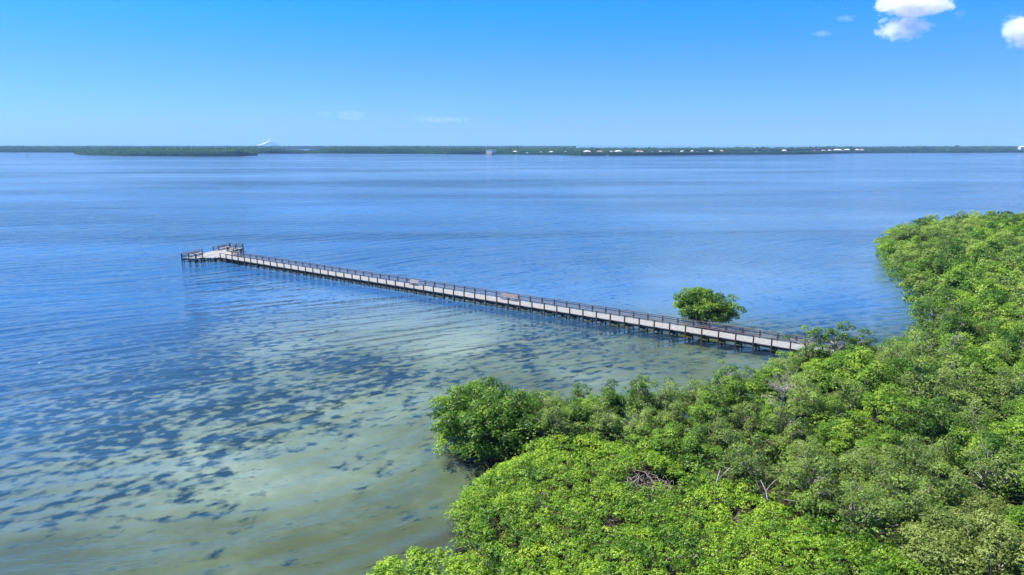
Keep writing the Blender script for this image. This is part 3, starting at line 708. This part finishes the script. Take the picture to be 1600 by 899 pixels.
for nm_, sel, rs_n, lf_n, sz_ in (('undergrowth', near, 26, 5, .18), ('undergrowth', ~near, 15, 3, .36)):
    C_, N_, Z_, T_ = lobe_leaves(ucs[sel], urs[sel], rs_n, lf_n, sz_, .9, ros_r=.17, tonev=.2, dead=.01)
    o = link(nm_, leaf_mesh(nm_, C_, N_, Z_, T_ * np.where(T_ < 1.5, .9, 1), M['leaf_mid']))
    tag(o, 'leafy mangrove undergrowth below the nearer tall trees' if sz_ < .2 else 'leafy mangrove fringe and undergrowth around the bay and far point', 'undergrowth', None, 'stuff')

# small bush cut by the bottom edge, separate from the thicket
BB = [at(565, 905, 1.2), at(600, 880, 1.2), at(640, 868, 1.2), at(700, 866, 1.2), at(742, 880, 1.2), at(760, 915, 1.2), at(700, 960, 1.2), at(600, 960, 1.2)]
LAND_S = LAND; LAND = BB
cs, rs = thicket(BB, 2.0, .6, 7.0, [(at(672, 884, 1.8), .35)], 1.2)
LAND = LAND_S
C_, N_, Z_, T_ = lobe_leaves(cs, rs, 24, 6, .14, .75, ros_r=.14, tonev=.2, dead=.03)
bt = thing('mangrove_bush', 'low bright green mangrove bush in the water, cut by the bottom edge', 'bush', (BB[3][0], BB[3][1], 0))
ro = link('foliage', leaf_mesh('foliage', C_ - np.array([BB[3][0], BB[3][1], 0]), N_, Z_, T_, M['leaf_thicket']), bt)
mb = MB()
for i in range(60):
    c = cs[int(rng.integers(len(cs)))] - np.array([BB[3][0], BB[3][1], 0]); limb(mb, (c[0]+rng.normal(0, .4), c[1]+rng.normal(0, .4), -.4), (c[0], c[1], c[2]+.2), .035, .015, .15, 4, 4)
mb.build('branches', M['bark'], bt, True)

# ------------------------------------------------------------------ far shores
def strip(name, line, depth_m, hts, label, step=7.0, rows=9, tuft=2.4, edge=6.0, dens=1.0, fade_ends=True):
    """wooded shore: line = [(photo x, waterline y)], built as a lumpy canopy sheet with leaf tufts on it"""
    P = [np.array(at(x, y, 0)) for x, y in line]
    hs_x = np.cumsum([0]+[np.linalg.norm(b-a) for a, b in zip(P, P[1:])]); n = int(hs_x[-1]/step)
    tt_ = np.linspace(0, hs_x[-1], n); px = np.interp(tt_, hs_x, [p[0] for p in P]); py = np.interp(tt_, hs_x, [p[1] for p in P]); hh_ = np.interp(tt_, hs_x, hts)
    V = []; 
    for i in range(n):
        d = np.array([px[i], py[i]]); dn_ = d/np.linalg.norm(d)
        jit = 10*mnoise.noise(Vector((tt_[i]*.01, 1.5, 0)))
        for j in range(rows+1):
            u = j/rows; dist_ = (u**1.5)*depth_m
            e_ = min(1, u*rows/1.2) if j else 0
            if fade_ends: e_ *= min(1, (i+1)*step/16, (n-i)*step/16)**.5
            q = d + dn_*(dist_ + jit*(1 if j else .6) + (0 if j != 1 else -depth_m*(1/rows)**1.5*.75))
            z = -.4 if j == 0 or e_ == 0 else hh_[i]*e_*(.80+.30*mnoise.noise(Vector((q[0]*.02, q[1]*.05, 0)))+.26*mnoise.noise(Vector((q[0]*.13, q[1]*.13, 5))))
            V.append((q[0], q[1], z))
    V = np.array(V); ii = np.arange(n*(rows+1)).reshape(n, rows+1)
    Fq = np.stack([ii[:-1, :-1], ii[1:, :-1], ii[1:, 1:], ii[:-1, 1:]], -1).reshape(-1, 4)
    # tufts
    k = int(len(Fq)*5*dens); f_ = Fq[rng.integers(len(Fq), size=k)]; ww = rng.dirichlet((1, 1, 1, 1), k)
    C_ = (V[f_]*ww[:, :, None]).sum(1) + rng.normal(size=(k, 3))*[1.2, 1.2, 1.0] + [0, 0, .4]
    C_[:, 2] = np.maximum(C_[:, 2], .6)
    nrm = rng.normal(size=(k, 3)) + [0, -.4, 1.0]; szs = tuft*rng.uniform(.5, 1.5, k)
    nn = nrm/np.linalg.norm(nrm, axis=1, keepdims=True); r = rng.normal(size=(k, 3)); a = np.cross(nn, r); a /= np.linalg.norm(a, axis=1, keepdims=True); b = np.cross(nn, a); s3 = szs[:, None]
    tv = np.stack([C_-a*s3*.6, C_+b*s3*.5, C_+a*s3*.6, C_-b*s3*.5], 1).reshape(-1, 3)
    VV = np.concatenate([V, tv]); FF = np.concatenate([Fq, np.arange(k*4).reshape(-1, 4)+len(V)])
    tone = np.concatenate([np.full(len(Fq), .1), rng.normal(.45, .25, k).clip(0, 1)])
    o = link(name, np_mesh(name, VV, FF, M['leaf_far'], {'tone': ('FACE', tone)}))
    return tag(o, label, 'woods', None, 'stuff')
strip('wooded_island', [(117, 241), (135, 242.6), (200, 244), (300, 244.6), (370, 244.6), (402, 243.4)], 170, [6, 11, 17.5, 18, 17, 8], 'low dark green mangrove island nearest of the far shores, on the left')
strip('far_woods', [(-60, 237.6), (0, 238), (120, 238.6), (300, 240), (420, 240.4), (480.5, 240.4)], 260, [19, 18.5, 17, 16.5, 18, 7], 'thin far wooded shore on the left, behind the mangrove island')
strip('far_woods', [(478.5, 240.2), (520, 240.2), (650, 240.4), (700, 241.2), (792, 241.2)], 260, [7, 18, 18, 17, 14], 'far wooded shore in the middle, between the narrow channel and the big white house')
strip('far_woods', [(735, 239.6), (900, 240), (1060, 240), (1240, 238.6), (1290, 237.6), (1450, 236.8), (1700, 236.4)], 300, [15.5, 16, 16.5, 16.5, 18, 19, 20], 'tall wooded skyline behind the houses of the far shore on the right')
strip('far_woods', [(775, 241.6), (880, 242.2), (905, 243.6), (1060, 243), (1120, 242), (1240, 241.6), (1330, 239.4), (1700, 238.2)], 60, [5, 6, 8.5, 9, 8, 8, 7, 10], 'low shoreline trees in front of the houses on the far right shore', rows=5)
strip('far_woods', [(-80, 233.2), (300, 233.2), (700, 233.0), (900, 233.0)], 300, [17, 16, 16, 15], 'faint bluish line of distant woods on the horizon at left', step=16, tuft=5, fade_ends=False)

# houses
walls = {'white': 'white', 'cream': 'cream', 'tan': 'tan'}
HS = [(805,5,'roofw','white',235),(824,5,'roofw','white',239),(845,5,'roofp','cream',236),(861,6,'roofw','white',235.4),(884,5,'roofw','white',234.6),(917,14,'roofw','white',235),
      (937,13,'roofp','cream',235.6),(955,4,'roofg','cream',235.8),(965.5,10,'roofw','white',235),(998,15,'roofp','tan',235.2),(1018,4,'roofg','cream',236),(1032,8,'roofw','white',234.4),
      (1042,10,'roofg','cream',235.6),(1066,6,'roofw','cream',234.3),(1081,6,'roofw','white',235),(1089,4,'roofg','tan',236),(1110,9,'roofw','white',234.6),(1127,6,'roofp','cream',234.4),
      (1182,4,'roofg','white',235),(1193,5,'roofw','white',237.4),(1203,3.5,'roofw','cream',235.6),(1213,4,'roofp','cream',237),(1225,5,'roofw','white',233.8),(1262,10,'roofg','tan',236),(1272,6,'roofp','tan',234.4),
      (1286,7,'roofp','cream',233.8),(1296,6,'roofw','white',233.6),(1308.5,13,'roofw','white',233.4),(1323,9,'roofw','cream',232.8),(1339,5,'roofw','white',233.6),(1346,7,'roofp','white',233.4),
      (1403,4,'roofw','white',236.6),(1450,5,'roofg','cream',235.4),(1482,6,'roofp','cream',234),(1489,3,'roofw','white',237),(1555,7,'roofp','cream',233.6),(1596,10,'roofw','white',228.6)]
RN = {'roofw': 'white-roofed', 'roofp': 'pinkish-roofed', 'roofg': 'grey-roofed'}
def house(x, y, w_, d_, h, roofh, roof, wall, label, storeys=2, z0=.5, rz=0.0):
    t_ = thing('house', label, 'house', (x, y, z0), rz)
    b = MB(); b.box((0, 0, h/2), (w_, d_, h)); b.build('wall', M[wall], t_)
    b = MB(); e_ = .7; a_ = [(-w_/2-e_, -d_/2-e_, h+.002), (w_/2+e_, -d_/2-e_, h+.002), (w_/2+e_, d_/2+e_, h+.002), (-w_/2-e_, d_/2+e_, h+.002)]
    rx = max(w_/2-d_/2*.8, w_*.08); rdg = [(-rx, 0, h+roofh), (rx, 0, h+roofh)]
    for pol in ((a_[0], a_[1], rdg[1], rdg[0]), (a_[1], a_[2], rdg[1]), (a_[2], a_[3], rdg[0], rdg[1]), (a_[3], a_[0], rdg[0]), (a_[3], a_[2], a_[1], a_[0])): b.poly(pol)
    b.build('roof', M[roof], t_)
    nw_ = max(2, int(w_/4))
    for s_i in range(storeys):
        zc_ = h*(s_i+.55)/storeys
        for k in range(nw_):
            b = MB(); b.box(((k+.5)/nw_*w_-w_/2, -d_/2-.04, zc_), (1.7, .1, 1.5)); b.build('window', M['glass'], t_)
    return t_
for i, (hx, wpx, roof, wall, ytop) in enumerate(sorted(HS)):
    wl = np.interp(hx, [758, 900, 1060, 1240, 1330, 1600], [241.4, 242.2, 242.6, 241.2, 239.2, 238.2])
    ytop += rng.normal(0, .55); wpx *= rng.uniform(.75, 1.15)
    d0 = at(hx, wl, 0)[1]; d = d0 + rng.uniform(60, 90)
    ppm = FPX / (d*c_ + H*s_)
    ztop = H - (ytop - HZ)/FPX*d*1.02
    ztop = min(max(ztop, 5.5), 24); wm = wpx/ppm*1.0; rh = min(3.2, ztop*.28); hwall = ztop - rh - .5
    if ytop > 236.8: d = d0 - 3; ztop = 5.5; hwall = 3.4; rh = 1.5
    x, y = along(hx, d*c_ + H*s_)
    house(x, d, max(wm, 7), max(9, min(wm*.6, 14)), hwall, rh, roof, wall, f'{RN[roof]} {wall} house on the far shore, {ORD[i+2]} house from left', 3 if hwall > 10 else 2, rz=rng.uniform(-.25, .25))
# the large white house that stands at the water
d = at(767, 241.6, 0)[1] - 4; x, y = along(767, d*c_+H*s_)
bh = thing('house', 'large boxy white building with brown lower floor, leftmost house on the far shore', 'house', (x, d, .4), -.75)
b = MB(); b.box((0, 0, 2.6), (20, 14, 5.2)); b.build('lower_wall', M['tan'], bh)
b = MB(); b.box((1, 0, 8.7), (24, 16, 7.0)); b.build('wall', M['white'], bh)
b = MB(); b.box((1, 0, 12.5), (26, 18, .5)); b.build('roof', M['roofg'], bh)
b = MB(); b.box((-1, -9.5, 1.6), (22, 4, .4)); b.build('dock_deck', M['white'], bh)
for k in range(5):
    for z_ in (7.3, 10.3):
        b = MB(); b.box((-8+k*4.6, -8.04, z_), (2, .1, 1.5)); b.build('window', M['glass'], bh)

# tall palms and pines above the far skyline
FARG = 'trees standing out above the far skyline'
def far_palm(px, ytop, broad, label):
    wl = np.interp(px, [758, 900, 1060, 1240, 1330, 1600], [241.4, 242.2, 242.6, 241.2, 239.2, 238.2])
    d = at(px, wl, 0)[1] + 110; x, y = along(px, d*c_+H*s_); h = H - (ytop-HZ)/FPX*d*1.02
    t_ = thing('palm_tree' if not broad else 'tall_tree', label, 'tree', (x, d, 0))
    b = MB(); b.tube([(0, 0, 0), (.3, 0, h*.5), (0, 0, h-2)], [.5, .42, .35], 6); b.build('trunk', M['bark'], t_)
    if broad:
        cs_ = np.array([(rng.normal(0, broad*.45), rng.normal(0, 2), h-2.5-abs(rng.normal(0, 2.2))) for _ in range(16)]); rs_ = np.full(16, 2.0)
    else:
        cs_ = np.array([(rng.normal(0, .9), rng.normal(0, .9), h-1.6-abs(rng.normal(0, 1.5))) for _ in range(7)]); rs_ = np.full(7, 1.5)
    C1, N1, Z1, T1 = lobe_leaves(cs_, rs_, 40, 2, 1.1, .8, zmin=-1, ros_r=.8)
    link('crown', leaf_mesh('crown', C1, N1, Z1, T1, M['leaf_far']), t_)
FP = [(797, 230.6, 4), (803, 229.8, 0), (809, 229.6, 0), (882, 229.6, 0), (892, 231, 0), (897, 228.4, 0), (933, 230.6, 6), (990, 230.4, 0), (1014, 229.2, 0), (1182, 229, 0), (1192, 228.6, 0),
      (1266, 228.8, 0), (1274, 228.4, 0), (1284, 229.2, 0), (1292, 228, 3), (1418, 228, 5), (1478, 227.4, 0), (1493, 226.6, 8)]
for i, (px, yt, br_) in enumerate(FP):
    far_palm(px, yt, br_, ('broad dark tree' if br_ else 'slim palm') + f' above the far skyline, {ORD[i+1]} from left of those standing out')

# white boat, channel marker
def boat(px, py, ln_, label):
    x, y = at(px, py, 0); t_ = thing('boat', label, 'boat', (x, y, 0), .3)
    b = MB(); sec = [(-.5, .35, 1.0), (0, .42, 1.05), (.3, .34, 1.15), (.5, .02, 1.4)]
    ring = []
    for u, wd_, zt in sec:
        base = len(b.v); b.v += [(u*ln_, -wd_*ln_*.4, zt), (u*ln_, -wd_*ln_*.25, -.2), (u*ln_, wd_*ln_*.25, -.2), (u*ln_, wd_*ln_*.4, zt)]; ring.append(base)
    for r0, r1 in zip(ring, ring[1:]):
        for k in range(4): b.f.append((r0+k, r1+k, r1+(k+1) % 4, r0+(k+1) % 4))
    b.f.append(tuple(ring[0]+k for k in range(4))); b.f.append(tuple(ring[-1]+k for k in (3, 2, 1, 0)))
    b.build('hull', M['white'], t_)
    b = MB(); b.box((-.05*ln_, 0, 1.9), (ln_*.3, ln_*.2, 1.4)); b.build('cabin', M['white'], t_)
    b = MB(); b.box((-.05*ln_, 0, 2.0), (ln_*.3+.04, ln_*.2-.3, .5)); b.build('windscreen', M['glass'], t_)
    b = MB(); b.box((-.08*ln_, 0, 3.2), (ln_*.34, ln_*.24, .12)); b.build('canopy', M['white'], t_)
boat(696, 242, 8, 'small white boat off the middle of the far wooded shore')
boat(950, 244.4, 8, 'small white boat close in under the far right shore')
x, y = at(43, 247, 0); t_ = thing('channel_marker', 'dark channel marker post standing in the water at far left', 'marker', (x, y, 0))
b = MB(); b.tube([(0, 0, -2), (0, 0, 5)], [.35, .3], 8); b.build('post', M['darkpost'], t_)
b = MB(); b.box((0, -.4, 4.6), (1.8, .1, 1.8)); b.build('board', M['darkpost'], t_)

# cable-stayed bridge on the horizon
def hb(px, d): return Vector(((px-800)/FPX*(d*c_+H*s_), d, 0))
A_, P1_, P2_, C3 = hb(403, 9000), hb(420.3, 10400), hb(423.2, 10780), hb(437, 12300)
bg_ = thing('cable_stayed_bridge', 'pale cable-stayed bridge with two tall white pylons on the horizon', 'bridge', (P1_.x, P1_.y, 0)); bo_ = Vector(bg_.location)
prof = [(A_, 4), (A_.lerp(P1_, .35), 18), (A_.lerp(P1_, .7), 42), (P1_, 56), (P2_, 56), (P2_.lerp(C3, .3), 42), (P2_.lerp(C3, .65), 20), (C3, 5)]
b = MB()
for (p, z), (q, z2) in zip(prof, prof[1:]): b.bar(Vector((p.x, p.y, z))-bo_, Vector((q.x, q.y, z2))-bo_, 29, 9)
b.build('roadway', M['concrete'], bg_)
for p in (P1_, P2_):
    b = MB(); o1 = p - bo_
    b.tube([(o1.x, o1.y, 0), (o1.x, o1.y, 58), (o1.x, o1.y, 118)], [11, 9, 5], 8); b.build('pylon', M['concrete'], bg_)
    for sg in (-1, 1):
        dr = (P2_-P1_).normalized()*sg
        for k in range(1, 7):
            c = MB(); q = o1 + dr*(28*k); c.tube([(o1.x, o1.y, 70+7.5*k), (q.x, q.y, 58)], [1.3, 1.3], 4); c.build('cable', M['cable'], bg_)
for seg, n in (((A_, P1_), 9), ((P2_, C3), 9)):
    for k in range(1, n):
        p = seg[0].lerp(seg[1], k/n); zz = np.interp(k/n, [0, .35, .7, 1], [4, 18, 42, 56]) if seg[0] is A_ else np.interp(k/n, [0, .3, .65, 1], [56, 42, 20, 5])
        b = MB(); b.tube([(p.x-bo_.x, p.y-bo_.y, 0), (p.x-bo_.x, p.y-bo_.y, zz-1)], [4.5, 4.5], 6); b.build('bridge_pier', M['concrete'], bg_)

# ------------------------------------------------------------------ clouds (volumes far above and beyond the haze)
def cloud(px, py, wpx, hpx, label, dens=.02, dist_=5000, seed=0.0):
    el = math.atan((449.5-py)/FPX) - PITCH; dd_ = dist_
    zc_ = H + dd_*math.tan(el); hyp = dd_*c_ - (zc_-H)*s_
    x = (px-800)/FPX*hyp; a = wpx/FPX*hyp/2; c = hpx/FPX*hyp/2
    m, t, Nn, Ln = newmat('cloud_vapour_' + str(int(seed*10))); o = Nn('ShaderNodeOutputMaterial'); vp = Nn('ShaderNodeVolumePrincipled'); vp.inputs['Color'].default_value = (1, 1, 1, 1); vp.inputs['Anisotropy'].default_value = .2
    tcn = Nn('ShaderNodeTexCoord'); ln_ = Nn('ShaderNodeVectorMath'); ln_.operation = 'LENGTH'; Ln(tcn.outputs['Object'], ln_.inputs[0])
    mp = Nn('ShaderNodeVectorMath'); mp.operation = 'MULTIPLY_ADD'; Ln(tcn.outputs['Object'], mp.inputs[0]); mp.inputs[1].default_value = (1.0*max(1, wpx/hpx*.6), 1.3, 1.0); mp.inputs[2].default_value = (seed, seed*2, seed)
    nz = Nn('ShaderNodeTexNoise'); nz.inputs['Scale'].default_value = 1.6; nz.inputs['Detail'].default_value = 5; nz.inputs['Roughness'].default_value = .62; Ln(mp.outputs[0], nz.inputs['Vector'])
    q = mth(Nn, Ln, 'MULTIPLY_ADD', nz.outputs[0], 3.4, -1.15)
    q = mth(Nn, Ln, 'SUBTRACT', q, mth(Nn, Ln, 'MULTIPLY', mth(Nn, Ln, 'POWER', ln_.outputs['Value'], 2.0), .9))
    q = mth(Nn, Ln, 'MULTIPLY', q, dens*2.2, clamp=False); q = mth(Nn, Ln, 'MAXIMUM', q, 0.0); q = mth(Nn, Ln, 'MINIMUM', q, dens)
    Ln(q, vp.inputs['Density']); Ln(vp.outputs[0], o.inputs['Volume'])
    b = MB(); n1, n2 = 14, 9
    V = []; 
    for i in range(n2+1):
        ph = math.pi*i/n2
        for j in range(n1): th = 2*math.pi*j/n1; V.append((math.sin(ph)*math.cos(th), math.sin(ph)*math.sin(th), math.cos(ph)))
    b.v = V
    for i in range(n2):
        for j in range(n1): b.f.append((i*n1+j, (i+1)*n1+j, (i+1)*n1+(j+1) % n1, i*n1+(j+1) % n1))
    o = b.build('cloud', m); o.location = (x, dd_, zc_); o.scale = (a*1.15, a*.8, c*1.15)
    tag(o, label, 'cloud')
cloud(1427, 6, 120, 42, 'bright white puffy cloud at the top right, cut by the upper edge', .02, seed=1.3)
cloud(1414, 44, 84, 40, 'small white cloud hanging just below the bigger top cloud', .012, seed=2.7)
cloud(1606, 46, 84, 60, 'white cloud cut by the right edge of the sky', .016, seed=4.1)
cloud(1322, 29, 34, 12, 'faint small wisp of cloud left of the top white cloud, the higher of two', .0022, seed=5.2)
cloud(1284, 53, 34, 10, 'faint small wisp of cloud left of the top white cloud, the lower of two', .0025, seed=6.3)
cloud(506, 178, 26, 12, 'tiny faint cloud puff low at left, left of the thin low cloud', .0010, seed=8.2)
cloud(690, 187, 110, 10, 'long faint streak of cloud low over the middle of the horizon', .0006, seed=9.4)
cloud(1500, 22, 24, 16, 'tiny faint cloud puff between the two white clouds at top right', .0012, seed=10.4)
cloud(548, 180, 60, 16, 'very faint thin cloud low over the left horizon', .0009, seed=7.1)

# ------------------------------------------------------------------ haze
hz_m, t, Nn, Ln = newmat('air_haze'); o = Nn('ShaderNodeOutputMaterial'); vp = Nn('ShaderNodeVolumePrincipled')
vp.inputs['Color'].default_value = (.29, .51, .84, 1); vp.inputs['Density'].default_value = 0.85e-4; vp.inputs['Anisotropy'].default_value = .0
Ln(vp.outputs[0], o.inputs['Volume'])
b = MB(); b.box((0, 0, 66), (32000, 32000, 144)); hz_o = b.build('haze', hz_m); tag(hz_o, 'thin pale blue air haze over the bay', kind='stuff')
